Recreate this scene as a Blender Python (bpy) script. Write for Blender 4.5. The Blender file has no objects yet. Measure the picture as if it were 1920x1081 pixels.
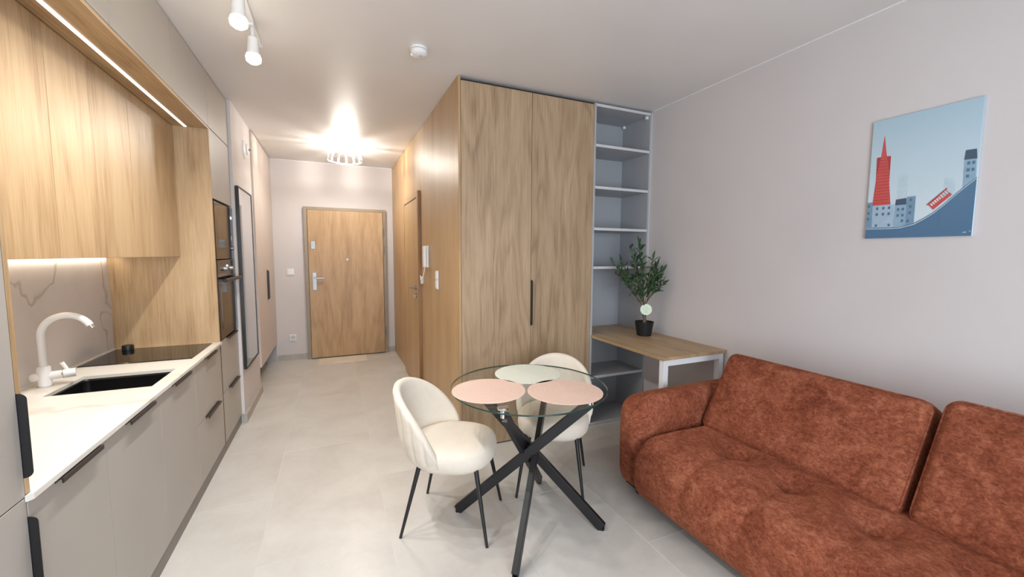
import bpy, bmesh, math, random
from mathutils import Vector, Matrix, noise

random.seed(7)
C = bpy.context.scene.collection
PI = math.pi

# ------------------------------------------------------------------ camera
F_PX, PITCH, YAW, ROLL, CAM_H = 763.0417, -4.7854, 23.7869, 0.2964, 1.4625
def make_camera():
    a, b, r = map(math.radians, (PITCH, YAW, ROLL))
    fw = Vector((math.sin(b)*math.cos(a), math.cos(b)*math.cos(a), math.sin(a)))
    rt = Vector((math.cos(b), -math.sin(b), 0)); up = rt.cross(fw)
    rt2 = rt*math.cos(r) + up*math.sin(r); up2 = -rt*math.sin(r) + up*math.cos(r)
    cam = bpy.data.cameras.new('camera'); o = bpy.data.objects.new('camera', cam); C.objects.link(o)
    m = Matrix((rt2, up2, -fw)).transposed().to_4x4(); m.translation = (0, 0, CAM_H)
    o.matrix_world = m
    cam.sensor_fit = 'HORIZONTAL'; cam.sensor_width = 36; cam.lens = 36*F_PX/1920
    cam.clip_start = 0.02; cam.clip_end = 100
    bpy.context.scene.camera = o
make_camera()

# ------------------------------------------------------------------ world, daylight, exposure
sc = bpy.context.scene
w = bpy.data.worlds.new('world'); sc.world = w; w.use_nodes = True
w.node_tree.nodes['Background'].inputs[0].default_value = (0.75, 0.85, 1, 1)
w.node_tree.nodes['Background'].inputs[1].default_value = 0.6
sc.view_settings.view_transform = 'Standard'; sc.view_settings.look = 'None'
sc.view_settings.gamma = 1; sc.view_settings.use_curve_mapping = False
sc.view_settings.exposure = 0.0

P_WINDOW, P_SPOT, P_HALL, E_STRIP, E_UNDER = 112, 9.5, 24, 1.4, 16
def area(name, loc, rot, sx, sy, power, col):
    l = bpy.data.lights.new(name, 'AREA'); l.shape = 'RECTANGLE'; l.size = sx; l.size_y = sy
    l.energy = power; l.color = col
    o = bpy.data.objects.new(name, l); C.objects.link(o); o.location = loc; o.rotation_euler = rot
    return o
# daylight entering by the balcony window in the wall behind the camera
area('window_daylight', (0.35, -1.83, 1.25), (math.radians(90), 0, 0), 1.8, 2.1, P_WINDOW, (0.80, 0.90, 1.0))

# ------------------------------------------------------------------ key measures (metres)
H = 2.697
XK, XBS, XUC, XCF = -0.753, -1.328, -0.948, -0.740     # kitchen front, backsplash, wall cabinets, worktop edge
YF, YT0, YT1 = 1.443, 3.463, 4.061                     # fridge edge, tall oven unit
XWALL, XCL = -0.731, -0.714                            # mirror wall, hall closet front
YE = 6.2526                                            # entrance wall
XW, YW, XR = 0.830, 2.829, 2.569                       # wood wall, wardrobe front, right wall
XS = 1.968                                             # open shelf left side
ZC = 0.828                                             # worktop
YB = -1.9                                              # wall behind the camera

# ------------------------------------------------------------------ materials
def lin(c):
    return tuple(((v/255)/12.92 if v/255 <= 0.04045 else ((v/255+0.055)/1.055)**2.4) for v in c) + (1,)
def base(name):
    m = bpy.data.materials.new(name); m.use_nodes = True
    return m, m.node_tree, m.node_tree.nodes['Principled BSDF']
def N(t, typ, **k):
    n = t.nodes.new(typ)
    for a, v in k.items(): setattr(n, a, v)
    return n
def ramp(t, fac, stops):
    r = N(t, 'ShaderNodeValToRGB'); e = r.color_ramp.elements
    while len(e) < len(stops): e.new(0.5)
    for i, (p, c) in enumerate(stops): e[i].position = p; e[i].color = c
    t.links.new(fac, r.inputs[0]); return r.outputs[0]
def math_(t, op, a, b=None, c=None):
    n = N(t, 'ShaderNodeMath', operation=op)
    for i, v in enumerate((a, b, c)):
        if v is None: continue
        if isinstance(v, (int, float)): n.inputs[i].default_value = v
        else: t.links.new(v, n.inputs[i])
    return n.outputs[0]
def coords(t, scale, rnd=True):
    tc = N(t, 'ShaderNodeTexCoord'); mp = N(t, 'ShaderNodeMapping'); mp.inputs['Scale'].default_value = scale
    if rnd:
        oi = N(t, 'ShaderNodeObjectInfo'); v = N(t, 'ShaderNodeVectorMath', operation='SCALE')
        cb = N(t, 'ShaderNodeCombineXYZ')
        for i, k in enumerate((31.7, 17.3, 23.1)): t.links.new(math_(t, 'MULTIPLY', oi.outputs['Random'], k), cb.inputs[i])
        ad = N(t, 'ShaderNodeVectorMath', operation='ADD')
        t.links.new(tc.outputs['Object'], ad.inputs[0]); t.links.new(cb.outputs[0], ad.inputs[1])
        t.links.new(ad.outputs[0], mp.inputs[0])
    else: t.links.new(tc.outputs['Object'], mp.inputs[0])
    return mp.outputs[0]
def noise_(t, vec, scale, detail=3, rough=0.5, dist=0.0):
    n = N(t, 'ShaderNodeTexNoise'); n.inputs['Scale'].default_value = scale; n.inputs['Detail'].default_value = detail
    n.inputs['Roughness'].default_value = rough; n.inputs['Distortion'].default_value = dist
    t.links.new(vec, n.inputs['Vector']); return n.outputs['Fac']
def bump(t, b, h, strength, dist=0.002):
    n = N(t, 'ShaderNodeBump'); n.inputs['Strength'].default_value = strength; n.inputs['Distance'].default_value = dist
    t.links.new(h, n.inputs['Height']); t.links.new(n.outputs[0], b.inputs['Normal'])

def plain(name, rgb, rough=0.5, metal=0.0, spec=0.5, var=0.03, vscale=6, bmp=0.0, bscale=200, coat=0):
    m, t, b = base(name)
    c = lin(rgb)
    f = noise_(t, coords(t, (1, 1, 1)), vscale, 2)
    d = tuple(max(0, x*(1-var*2)) for x in c[:3])+(1,); l = tuple(min(1, x*(1+var*2)) for x in c[:3])+(1,)
    t.links.new(ramp(t, f, [(0.3, d), (0.7, l)]), b.inputs['Base Color'])
    b.inputs['Roughness'].default_value = rough; b.inputs['Metallic'].default_value = metal
    b.inputs['Specular IOR Level'].default_value = spec; b.inputs['Coat Weight'].default_value = coat
    if bmp: bump(t, b, noise_(t, coords(t, (1, 1, 1)), bscale, 2), bmp)
    return m
def emit(name, rgb, strength):
    m, t, b = base(name)
    b.inputs['Base Color'].default_value = (0.9, 0.9, 0.9, 1)
    b.inputs['Emission Color'].default_value = lin(rgb); b.inputs['Emission Strength'].default_value = strength
    return m
def wood(name, dark, mid, light, axis='Z', rough=0.42, spec=0.5, lines=7.0, fine=0.55, ring=0.18):
    m, t, b = base(name)
    g = 0.16
    sc_ = {'Z': (1, 1, g), 'Y': (1, g, 1), 'X': (g, 1, 1)}[axis]
    sf = {'Z': (1, 1, 0.02), 'Y': (1, 0.02, 1), 'X': (0.02, 1, 1)}[axis]
    st = {'Z': (1, 1, 0.035), 'Y': (1, 0.035, 1), 'X': (0.035, 1, 1)}[axis]
    big = noise_(t, coords(t, sc_), 4.0, 2.5, 0.45, 0.25)
    sn = math_(t, 'SINE', math_(t, 'MULTIPLY', big, lines*6.283))
    rings = math_(t, 'MULTIPLY', math_(t, 'POWER', math_(t, 'ADD', math_(t, 'MULTIPLY', sn, 0.5), 0.5), 2.5), -ring)
    fn = noise_(t, coords(t, sf), 110, 3, 0.65)
    pores = noise_(t, coords(t, st), 170, 3, 0.6)
    mid_ = noise_(t, coords(t, sc_), 7, 3, 0.5)
    f = math_(t, 'ADD', math_(t, 'MULTIPLY', math_(t, 'SUBTRACT', fn, 0.5), fine), rings)
    f = math_(t, 'ADD', f, math_(t, 'MULTIPLY', math_(t, 'SUBTRACT', mid_, 0.5), 0.7))
    f = math_(t, 'ADD', f, math_(t, 'MULTIPLY', math_(t, 'SUBTRACT', pores, 0.5), 0.75))
    f = math_(t, 'ADD', f, 0.58)
    t.links.new(ramp(t, f, [(0.12, lin(dark)), (0.48, lin(mid)), (0.88, lin(light))]), b.inputs['Base Color'])
    b.inputs['Roughness'].default_value = rough; b.inputs['Specular IOR Level'].default_value = spec
    bump(t, b, f, 0.12, 0.0008)
    return m
def marble(name, basec, cloud, vein, vs=1.1, amount=0.6, rough=0.25, width=0.012):
    m, t, b = base(name)
    v = coords(t, (1, 1, 1), False)
    d = N(t, 'ShaderNodeVectorMath', operation='ADD'); nz = N(t, 'ShaderNodeTexNoise'); nz.inputs['Scale'].default_value = 2.2; nz.inputs['Detail'].default_value = 4
    t.links.new(v, nz.inputs['Vector'])
    s = N(t, 'ShaderNodeVectorMath', operation='SCALE'); s.inputs['Scale'].default_value = 0.35
    t.links.new(nz.outputs['Color'], s.inputs[0]); t.links.new(v, d.inputs[0]); t.links.new(s.outputs[0], d.inputs[1])
    n1 = noise_(t, d.outputs[0], vs, 3, 0.45)
    edge = math_(t, 'ABSOLUTE', math_(t, 'SUBTRACT', n1, 0.5))
    veinf = math_(t, 'SUBTRACT', 1.0, math_(t, 'MINIMUM', math_(t, 'DIVIDE', edge, width), 1.0))
    mask = noise_(t, v, 2.6, 2)
    veinf = math_(t, 'MULTIPLY', math_(t, 'MULTIPLY', veinf, mask), amount*1.5)
    cl = ramp(t, noise_(t, d.outputs[0], 1.7, 4), [(0.3, lin(cloud)), (0.6, lin(basec))])
    mx = N(t, 'ShaderNodeMix', data_type='RGBA'); t.links.new(veinf, mx.inputs[0]); t.links.new(cl, mx.inputs[6]); mx.inputs[7].default_value = lin(vein)
    t.links.new(mx.outputs[2], b.inputs['Base Color']); b.inputs['Roughness'].default_value = rough
    return m
def concrete_tile(name, c1, c2, c3, rough=0.38):
    m, t, b = base(name)
    v = coords(t, (1, 1, 1))
    f = math_(t, 'ADD', math_(t, 'MULTIPLY', noise_(t, v, 2.2, 5, 0.6, 0.5), 0.8), math_(t, 'MULTIPLY', noise_(t, v, 26, 4, 0.7), 0.2))
    oi = N(t, 'ShaderNodeObjectInfo')
    f = math_(t, 'ADD', f, math_(t, 'MULTIPLY', math_(t, 'SUBTRACT', oi.outputs['Random'], 0.5), 0.07))
    t.links.new(ramp(t, f, [(0.3, lin(c1)), (0.5, lin(c2)), (0.7, lin(c3))]), b.inputs['Base Color'])
    b.inputs['Roughness'].default_value = rough
    bump(t, b, f, 0.05, 0.001)
    return m
def velvet(name, dark, mid, light, scale=9, rough=0.9, sheen=0.35, contrast=1.0, fib=1.0):
    m, t, b = base(name)
    v = coords(t, (1, 1, 1))
    a = noise_(t, v, scale, 6, 0.68, 0.8)
    fb = noise_(t, coords(t, (1, 0.8, 1.15)), scale*7, 4, 0.65, 1.0)
    patch = noise_(t, v, scale*.35, 2)
    gr = noise_(t, v, 380, 2)
    f = math_(t, 'ADD', math_(t, 'MULTIPLY', math_(t, 'SUBTRACT', a, 0.5), 1.3*contrast), math_(t, 'MULTIPLY', math_(t, 'SUBTRACT', fb, 0.5), 1.5*contrast*fib))
    f = math_(t, 'ADD', f, math_(t, 'MULTIPLY', math_(t, 'SUBTRACT', patch, 0.5), 0.5*contrast))
    f = math_(t, 'ADD', f, math_(t, 'MULTIPLY', math_(t, 'SUBTRACT', gr, 0.5), 0.30))
    f = math_(t, 'ADD', f, 0.5)
    t.links.new(ramp(t, f, [(0.15, lin(dark)), (0.5, lin(mid)), (0.9, lin(light))]), b.inputs['Base Color'])
    b.inputs['Roughness'].default_value = rough; b.inputs['Specular IOR Level'].default_value = 0.15
    b.inputs['Sheen Weight'].default_value = sheen; b.inputs['Sheen Roughness'].default_value = 0.45
    b.inputs['Sheen Tint'].default_value = lin(light)
    bump(t, b, math_(t, 'ADD', fb, gr), 0.25, 0.0015)
    return m
def thin_glass(name, tint, gloss=0.05):
    m, t, b = base(name); t.nodes.remove(b)
    out = [n for n in t.nodes if n.type == 'OUTPUT_MATERIAL'][0]
    tr = N(t, 'ShaderNodeBsdfTransparent'); tr.inputs[0].default_value = tint
    gl = N(t, 'ShaderNodeBsdfGlossy'); gl.inputs['Roughness'].default_value = 0.02
    lw = N(t, 'ShaderNodeLayerWeight'); lw.inputs[0].default_value = 0.5
    fz = math_(t, 'ADD', math_(t, 'MULTIPLY', math_(t, 'POWER', lw.outputs['Facing'], 5), 0.6), 0.025)
    mx = N(t, 'ShaderNodeMixShader'); t.links.new(fz, mx.inputs[0]); t.links.new(tr.outputs[0], mx.inputs[1]); t.links.new(gl.outputs[0], mx.inputs[2])
    t.links.new(mx.outputs[0], out.inputs[0]); return m
def woven(name, dark, light):
    m, t, b = base(name)
    tc = N(t, 'ShaderNodeTexCoord'); wv = N(t, 'ShaderNodeTexWave', wave_type='RINGS', rings_direction='Z')
    wv.inputs['Scale'].default_value = 34; wv.inputs['Distortion'].default_value = 0.6
    t.links.new(tc.outputs['Object'], wv.inputs['Vector'])
    f = math_(t, 'ADD', math_(t, 'MULTIPLY', wv.outputs['Fac'], 0.6), math_(t, 'MULTIPLY', noise_(t, tc.outputs['Object'], 260, 2), 0.4))
    t.links.new(ramp(t, f, [(0.2, lin(dark)), (0.7, lin(light))]), b.inputs['Base Color'])
    b.inputs['Roughness'].default_value = 0.85
    bump(t, b, wv.outputs['Fac'], 0.5, 0.002)
    return m

M = {}
M['wall'] = plain('painted_wall', (209, 203, 202), 0.75, var=0.012, vscale=2, bmp=0.08, bscale=400)
M['ceil'] = plain('satin_ceiling', (226, 222, 220), 0.42, spec=0.45, var=0.01, vscale=2)
M['white'] = plain('white_plastic', (236, 236, 236), 0.35, var=0.005)
M['whitemetal'] = plain('white_powder_coat', (228, 229, 232), 0.4, var=0.01)
M['front'] = plain('taupe_matt_front', (173, 167, 160), 0.42, var=0.012, vscale=3)
M['frontb'] = plain('taupe_body', (150, 143, 137), 0.6)
M['closet'] = plain('hall_closet_front', (206, 195, 188), 0.5, var=0.01)
M['oak'] = wood('oak_warm', (146, 117, 84), (180, 150, 113), (198, 171, 135))
M['oakY'] = wood('oak_soffit', (146, 117, 84), (180, 150, 113), (198, 171, 135), 'Y')
M['oakwall'] = wood('oak_fine_veneer', (152, 119, 82), (178, 145, 105), (194, 163, 123), rough=0.42, lines=1.0, fine=0.6)
M['oakdoor'] = wood('oak_entrance', (142, 110, 76), (176, 143, 104), (198, 168, 130), lines=5, ring=0.13)
M['oakgrey'] = wood('oak_wardrobe', (126, 101, 77), (167, 141, 111), (188, 163, 133), lines=9)
M['oakdesk'] = wood('oak_desk', (146, 118, 88), (178, 148, 112), (198, 170, 136), 'Y', lines=6)
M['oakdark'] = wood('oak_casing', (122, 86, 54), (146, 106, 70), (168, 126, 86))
M['grey'] = plain('grey_shelf_board', (170, 172, 176), 0.5, var=0.01)
M['greyfront'] = plain('grey_shelf_edge', (203, 205, 208), 0.45, var=0.01)
M['plinth'] = plain('plinth_dark_taupe', (128, 121, 115), 0.5)
M['marble'] = marble('marble_backsplash', (224, 219, 219), (204, 199, 199), (140, 134, 130), 1.6, 0.8, 0.25, 0.009)
M['counter'] = marble('white_marble_worktop', (230, 227, 219), (220, 215, 206), (200, 193, 182), 1.4, 0.9, 0.28, 0.03)
M['blackglass'] = plain('black_glass', (16, 14, 13), 0.06, spec=0.7, var=0.02)
M['ovenglass'] = plain('brown_black_glass', (26, 21, 18), 0.07, spec=0.7, var=0.02)
M['ovenwin'] = plain('oven_window', (44, 36, 28), 0.05, spec=1.0, var=0.02)
M['black'] = plain('black_satin', (22, 21, 22), 0.4, var=0.05)
M['blackmetal'] = plain('black_metal', (26, 26, 29), 0.42, spec=0.5, var=0.05)
M['bronze'] = plain('dark_bronze_profile', (62, 54, 50), 0.35, metal=0.6)
M['sink'] = plain('black_composite', (14, 14, 15), 0.32, var=0.05, vscale=80)
M['chrome'] = plain('chrome', (225, 228, 230), 0.2, metal=1.0, var=0.01)
M['steel'] = plain('brushed_steel', (150, 150, 150), 0.35, metal=0.8)
M['mirror'] = plain('mirror_glass', (235, 235, 235), 0.02, metal=1.0, var=0.0)
M['frametaupe'] = plain('door_frame_taupe', (150, 136, 118), 0.45)
M['tile'] = concrete_tile('concrete_floor_tile', (192, 187, 180), (203, 199, 193), (211, 208, 203), 0.33)
M['grout'] = plain('grout', (214, 210, 204), 0.8)
M['skirt'] = plain('tile_skirting', (176, 170, 162), 0.5, var=0.04, vscale=10)
M['sofa'] = velvet('rust_velvet', (98, 48, 33), (134, 74, 52), (174, 110, 84), 9, contrast=0.85)
M['cream'] = velvet('cream_velvet', (208, 196, 180), (222, 212, 197), (232, 224, 211), 3.0, sheen=0.25, contrast=0.45, fib=0.3)
M['glass'] = thin_glass('table_glass', (0.97, 0.985, 0.98, 1))
M['glassedge'] = plain('glass_edge_green', (22, 62, 54), 0.08, spec=0.8, var=0.1, vscale=12)
M['matpink'] = woven('pink_woven', (206, 168, 150), (234, 208, 194))
M['matwhite'] = woven('white_woven', (198, 200, 186), (232, 234, 222))
M['leaf'] = plain('olive_leaf', (58, 84, 52), 0.5, var=0.22, vscale=14)
M['bark'] = plain('olive_bark', (112, 98, 78), 0.8, var=0.15, vscale=40, bmp=0.4, bscale=90)
M['pot'] = plain('black_pot', (24, 25, 27), 0.5)
M['soil'] = plain('soil', (52, 42, 34), 0.9, var=0.2, vscale=60)
M['olive'] = plain('olive_fruit', (44, 30, 38), 0.3)
M['tag'] = plain('pale_green_tag', (222, 238, 214), 0.5, var=0.02)
M['tagprint'] = plain('tag_print', (150, 180, 140), 0.6)
M['cardboard'] = plain('beige_mat', (222, 211, 194), 0.8, var=0.02, bmp=0.1)
M['led'] = emit('led_strip', (255, 250, 240), E_STRIP)
M['led2'] = emit('led_under', (255, 240, 214), E_UNDER)
M['bulb'] = emit('frosted_bulb', (255, 246, 228), 30)
M['bulb2'] = emit('lamp_bulb', (255, 242, 224), 25)
M['display'] = emit('display_digits', (190, 190, 255), 3)
M['dark'] = plain('dark_gap', (40, 38, 36), 0.8)
M['windowglass'] = thin_glass('window_glass', (0.95, 0.97, 0.98, 1))

# ------------------------------------------------------------------ mesh helpers
class B:
    def __init__(s): s.bm = bmesh.new()
    def box(s, x0, x1, y0, y1, z0, z1, bev=0.0, seg=1, mat=None):
        m = Matrix.Translation(((x0+x1)/2, (y0+y1)/2, (z0+z1)/2)) @ Matrix.Diagonal((abs(x1-x0), abs(y1-y0), abs(z1-z0), 1))
        if mat: m = mat @ m
        r = bmesh.ops.create_cube(s.bm, size=1, matrix=m)
        if bev:
            vs = set(r['verts']); es = [e for e in s.bm.edges if e.verts[0] in vs and e.verts[1] in vs]
            bmesh.ops.bevel(s.bm, geom=es, offset=bev, segments=seg, affect='EDGES', profile=0.5)
        return s
    def cyl(s, p0, p1, r0, r1=None, seg=24):
        p0, p1 = Vector(p0), Vector(p1); d = p1-p0
        q = d.to_track_quat('Z', 'Y').to_matrix().to_4x4()
        bmesh.ops.create_cone(s.bm, cap_ends=True, segments=seg, radius1=r0, radius2=r0 if r1 is None else r1, depth=d.length,
                              matrix=Matrix.Translation((p0+p1)/2) @ q)
        return s
    def sphere(s, c, r, sx=1, sy=1, sz=1, seg=20):
        bmesh.ops.create_uvsphere(s.bm, u_segments=seg, v_segments=seg//2, radius=r, matrix=Matrix.Translation(c) @ Matrix.Diagonal((sx, sy, sz, 1)))
        return s
    def lathe(s, prof, c=(0, 0, 0), seg=40, mat=None, caps=True):
        rings = []
        for r, z in prof:
            rr = []
            for k in range(seg):
                a = 2*PI*k/seg; p = Vector((c[0]+r*math.cos(a), c[1]+r*math.sin(a), c[2]+z))
                rr.append(s.bm.verts.new(mat @ p if mat else p))
            rings.append(rr)
        for i in range(len(rings)-1):
            for k in range(seg): s.bm.faces.new((rings[i][k], rings[i][(k+1) % seg], rings[i+1][(k+1) % seg], rings[i+1][k]))
        if caps and prof[0][0] > 1e-4: s.bm.faces.new(rings[0][::-1])
        if caps and prof[-1][0] > 1e-4: s.bm.faces.new(rings[-1])
        return s
    def tube(s, pts, r, seg=12, caps=True):
        pts = [Vector(p) for p in pts]; n = len(pts); rs = r if isinstance(r, (list, tuple)) else [r]*n
        t0 = (pts[1]-pts[0]).normalized(); u = t0.orthogonal().normalized(); rings = []; prev = t0
        for i in range(n):
            t = (pts[min(i+1, n-1)]-pts[max(i-1, 0)]).normalized()
            u = prev.rotation_difference(t) @ u; u = (u - t*u.dot(t)).normalized(); v = t.cross(u); prev = t
            rings.append([s.bm.verts.new(pts[i]+(u*math.cos(2*PI*k/seg)+v*math.sin(2*PI*k/seg))*rs[i]) for k in range(seg)])
        for i in range(n-1):
            for k in range(seg): s.bm.faces.new((rings[i][k], rings[i][(k+1) % seg], rings[i+1][(k+1) % seg], rings[i+1][k]))
        if caps: s.bm.faces.new(rings[0][::-1]); s.bm.faces.new(rings[-1])
        return s
    def prism(s, poly, a0, a1, axis='x'):
        def P(p, a): return {'x': (a, p[0], p[1]), 'y': (p[0], a, p[1]), 'z': (p[0], p[1], a)}[axis]
        A = [s.bm.verts.new(P(p, a0)) for p in poly]; D = [s.bm.verts.new(P(p, a1)) for p in poly]; n = len(poly)
        s.bm.faces.new(A); s.bm.faces.new(D[::-1])
        for i in range(n): s.bm.faces.new((A[i], A[(i+1) % n], D[(i+1) % n], D[i]))
        return s
    def beam(s, p0, p1, wd, th, ref):
        p0, p1 = Vector(p0), Vector(p1); d = (p1-p0).normalized(); u = Vector(ref).cross(d).normalized(); v = d.cross(u)
        m = Matrix((u, v, d)).transposed().to_4x4(); m.translation = (p0+p1)/2
        return s.box(-wd/2, wd/2, -th/2, th/2, -(p1-p0).length/2, (p1-p0).length/2, 0.002, 1, m)
    def rbox(s, x0, x1, y0, y1, z0, z1, rad, n=(10, 10, 10), fn=None, mat=None):
        """soft upholstered block: subdivided box with rounded edges, fn(p, q) displaces (q in -1..1)"""
        c = Vector(((x0+x1)/2, (y0+y1)/2, (z0+z1)/2)); hx, hy, hz = (x1-x0)/2, (y1-y0)/2, (z1-z0)/2
        rx, ry, rz = (rad, rad, rad) if isinstance(rad, (int, float)) else rad
        cache = {}
        def mk(i, j, k):
            key = (i, j, k)
            if key in cache: return cache[key]
            def dist(tv, hh, r):
                # concentrate samples near rounded ends
                return tv
            q = Vector((2*i/n[0]-1, 2*j/n[1]-1, 2*k/n[2]-1))
            f = lambda u: math.copysign(abs(math.sin(u*PI/2))**0.9, u)
            q = Vector((f(q.x), f(q.y), f(q.z)))
            p = Vector((q.x*hx, q.y*hy, q.z*hz))
            inn = Vector((max(-hx+rx, min(hx-rx, p.x)), max(-hy+ry, min(hy-ry, p.y)), max(-hz+rz, min(hz-rz, p.z))))
            d = p-inn; e = Vector((d.x/rx, d.y/ry, d.z/rz))
            if e.length > 1e-6:
                e.normalize(); e = Vector((e.x*rx, e.y*ry, e.z*rz)); p = inn+e
            p = p+c
            if fn: p = fn(p, q)
            if mat: p = mat @ p
            cache[key] = s.bm.verts.new(p); return cache[key]
        def face(a, b_, c_, d_):
            try: s.bm.faces.new((a, b_, c_, d_))
            except ValueError: pass
        for a in range(n[0]):
            for b_ in range(n[1]):
                face(mk(a, b_, 0), mk(a, b_+1, 0), mk(a+1, b_+1, 0), mk(a+1, b_, 0)); face(mk(a, b_, n[2]), mk(a+1, b_, n[2]), mk(a+1, b_+1, n[2]), mk(a, b_+1, n[2]))
        for a in range(n[0]):
            for b_ in range(n[2]):
                face(mk(a, 0, b_), mk(a+1, 0, b_), mk(a+1, 0, b_+1), mk(a, 0, b_+1)); face(mk(a, n[1], b_), mk(a, n[1], b_+1), mk(a+1, n[1], b_+1), mk(a+1, n[1], b_))
        for a in range(n[1]):
            for b_ in range(n[2]):
                face(mk(0, a, b_), mk(0, a, b_+1), mk(0, a+1, b_+1), mk(0, a+1, b_)); face(mk(n[0], a, b_), mk(n[0], a+1, b_), mk(n[0], a+1, b_+1), mk(n[0], a, b_+1))
        return s

def top(o):
    while o.parent: o = o.parent
    return o
def tag(o, label=None, cat=None, group=None, kind=None):
    if label: o['label'] = label
    if cat: o['category'] = cat
    if group: o['group'] = group
    if kind: o['kind'] = kind
    return o
def obj(name, b, mat, parent=None, smooth=False, local=False, angle=40):
    bm = b.bm if isinstance(b, B) else b
    bmesh.ops.recalc_face_normals(bm, faces=bm.faces)
    o_loc = Vector((0, 0, 0))
    if parent is not None and not local:
        r = top(parent); inv = (Matrix.Translation(r.location) @ r.rotation_euler.to_matrix().to_4x4()).inverted()
        bmesh.ops.transform(bm, matrix=inv, verts=bm.verts)
    elif parent is None and not local:
        xs = [v.co for v in bm.verts]
        o_loc = Vector(((min(v.x for v in xs)+max(v.x for v in xs))/2, (min(v.y for v in xs)+max(v.y for v in xs))/2, min(v.z for v in xs)))
        bmesh.ops.translate(bm, vec=-o_loc, verts=bm.verts)
    me = bpy.data.meshes.new(name); 
    if smooth:
        for f in bm.faces: f.smooth = True
        ca = math.radians(angle)
        for e in bm.edges:
            if len(e.link_faces) == 2 and e.calc_face_angle(0) > ca: e.smooth = False
    bm.to_mesh(me); bm.free()
    me.materials.append(mat)
    o = bpy.data.objects.new(name, me); C.objects.link(o); o.location = o_loc
    if parent is not None: o.parent = parent
    return o
def thing(name, label, cat, loc=(0, 0, 0), rz=0, group=None):
    o = bpy.data.objects.new(name, None); o.empty_display_size = 0.1; C.objects.link(o)
    o.location = loc; o.rotation_euler = (0, 0, rz)
    return tag(o, label, cat, group)
def struct(name, b, mat, **k):
    return tag(obj(name, b, mat, **k), kind='structure')
def bx(*a, bev=0.0, seg=1): return B().box(*a, bev=bev, seg=seg)

# ================================================================== SETTING
# floor: grout bed and 60 x 120 cm tiles in half bond
floor = struct('floor', bx(-1.45, XR+.1, YB-.1, YE+.1, -0.12, -0.0007), M['grout'])
PX, PL = 0.6005, 1.2005
tile_cache = {}
for i in range(-2, 6):
    x0 = 0.2335 + PX*(i-1) - 0.0
    xa, xb = max(x0, -1.345), min(x0+PX, XR)
    if xb-xa < 0.02: continue
    y0 = 2.112 + (0 if i % 2 == 0 else PL/2)
    k = math.floor((YB-y0)/PL)
    while y0+k*PL < YE:
        ya, yb = max(y0+k*PL, YB), min(y0+(k+1)*PL, YE); k += 1
        if yb-ya < 0.02: continue
        if xa > XW+.05 and ya > 3.3: continue        # under the bathroom block
        key = (round(xb-xa, 4), round(yb-ya, 4))
        if key not in tile_cache:
            g = 0.0012
            t_ = obj('tile', bx(-(xb-xa)/2+g, (xb-xa)/2-g, -(yb-ya)/2+g, (yb-ya)/2-g, -0.009, 0, bev=0.0006), M['tile'], local=True)
            tile_cache[key] = t_.data
        else:
            t_ = bpy.data.objects.new('tile', tile_cache[key]); C.objects.link(t_)
        t_.parent = floor
        t_.location = Vector(((xa+xb)/2, (ya+yb)/2, 0)) - floor.location

struct('ceiling', bx(-1.45, XR+.1, YB-.1, YE+.1, H, H+.12), M['ceil'])
struct('wall_left', bx(-1.45, -1.345, YB, YT1, 0, H), M['wall'])
struct('wall_hall', bx(-1.345, XWALL, YT1+.004, 4.925, 0, H), M['wall'])
struct('wall_far', bx(-1.45, XR+.1, YE, YE+.1, 0, H), M['wall'])
struct('wall_right', bx(XR, XR+.1, YB, YE, 0, H), M['wall'])
# wall behind the camera with its balcony window
WB = B().box(-1.45, -.6, YB-.1, YB, 0, H).box(1.3, XR+.1, YB-.1, YB, 0, H).box(-.6, 1.3, YB-.1, YB, 2.35, H)
struct('wall_back', WB, M['wall'])
W0 = -.6
win = struct('window_1', B().box(W0, W0+.07, YB-.08, YB-.02, 0.0, 2.35).box(W0+1.83, W0+1.9, YB-.08, YB-.02, 0, 2.35)
             .box(W0+.07, W0+1.83, YB-.08, YB-.02, 2.28, 2.35).box(W0+.07, W0+1.83, YB-.08, YB-.02, 0.0, 0.08).box(W0+.915, W0+.985, YB-.08, YB-.02, 0.08, 2.28), M['white'])
for xa, xb in ((0.07, 0.915), (0.985, 1.83)):
    obj('pane', bx(W0+xa, W0+xb, YB-.055, YB-.045, 0.08, 2.28), M['windowglass'], win)

# bathroom block clad with oak panels on the hallway side
wallh = struct('wall_bathroom', bx(XW+.019, XR-.002, 3.45, YE-.002, 0, H-.001), M['wall'])
CASE0, CASE1, CASEZ = 4.185, 5.105, 2.10
obj('panel', bx(XW, XW+.018, YW, CASE0+.01, 0.001, H-.002, bev=.0008), M['oakwall'], wallh)
obj('panel', bx(XW, XW+.018, CASE0+.013, CASE1-.01, CASEZ-.03, H-.002, bev=.0008), M['oakwall'], wallh)
obj('panel', bx(XW, XW+.018, CASE1-.007, YE-.001, 0.001, H-.002, bev=.0008), M['oakwall'], wallh)

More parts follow.
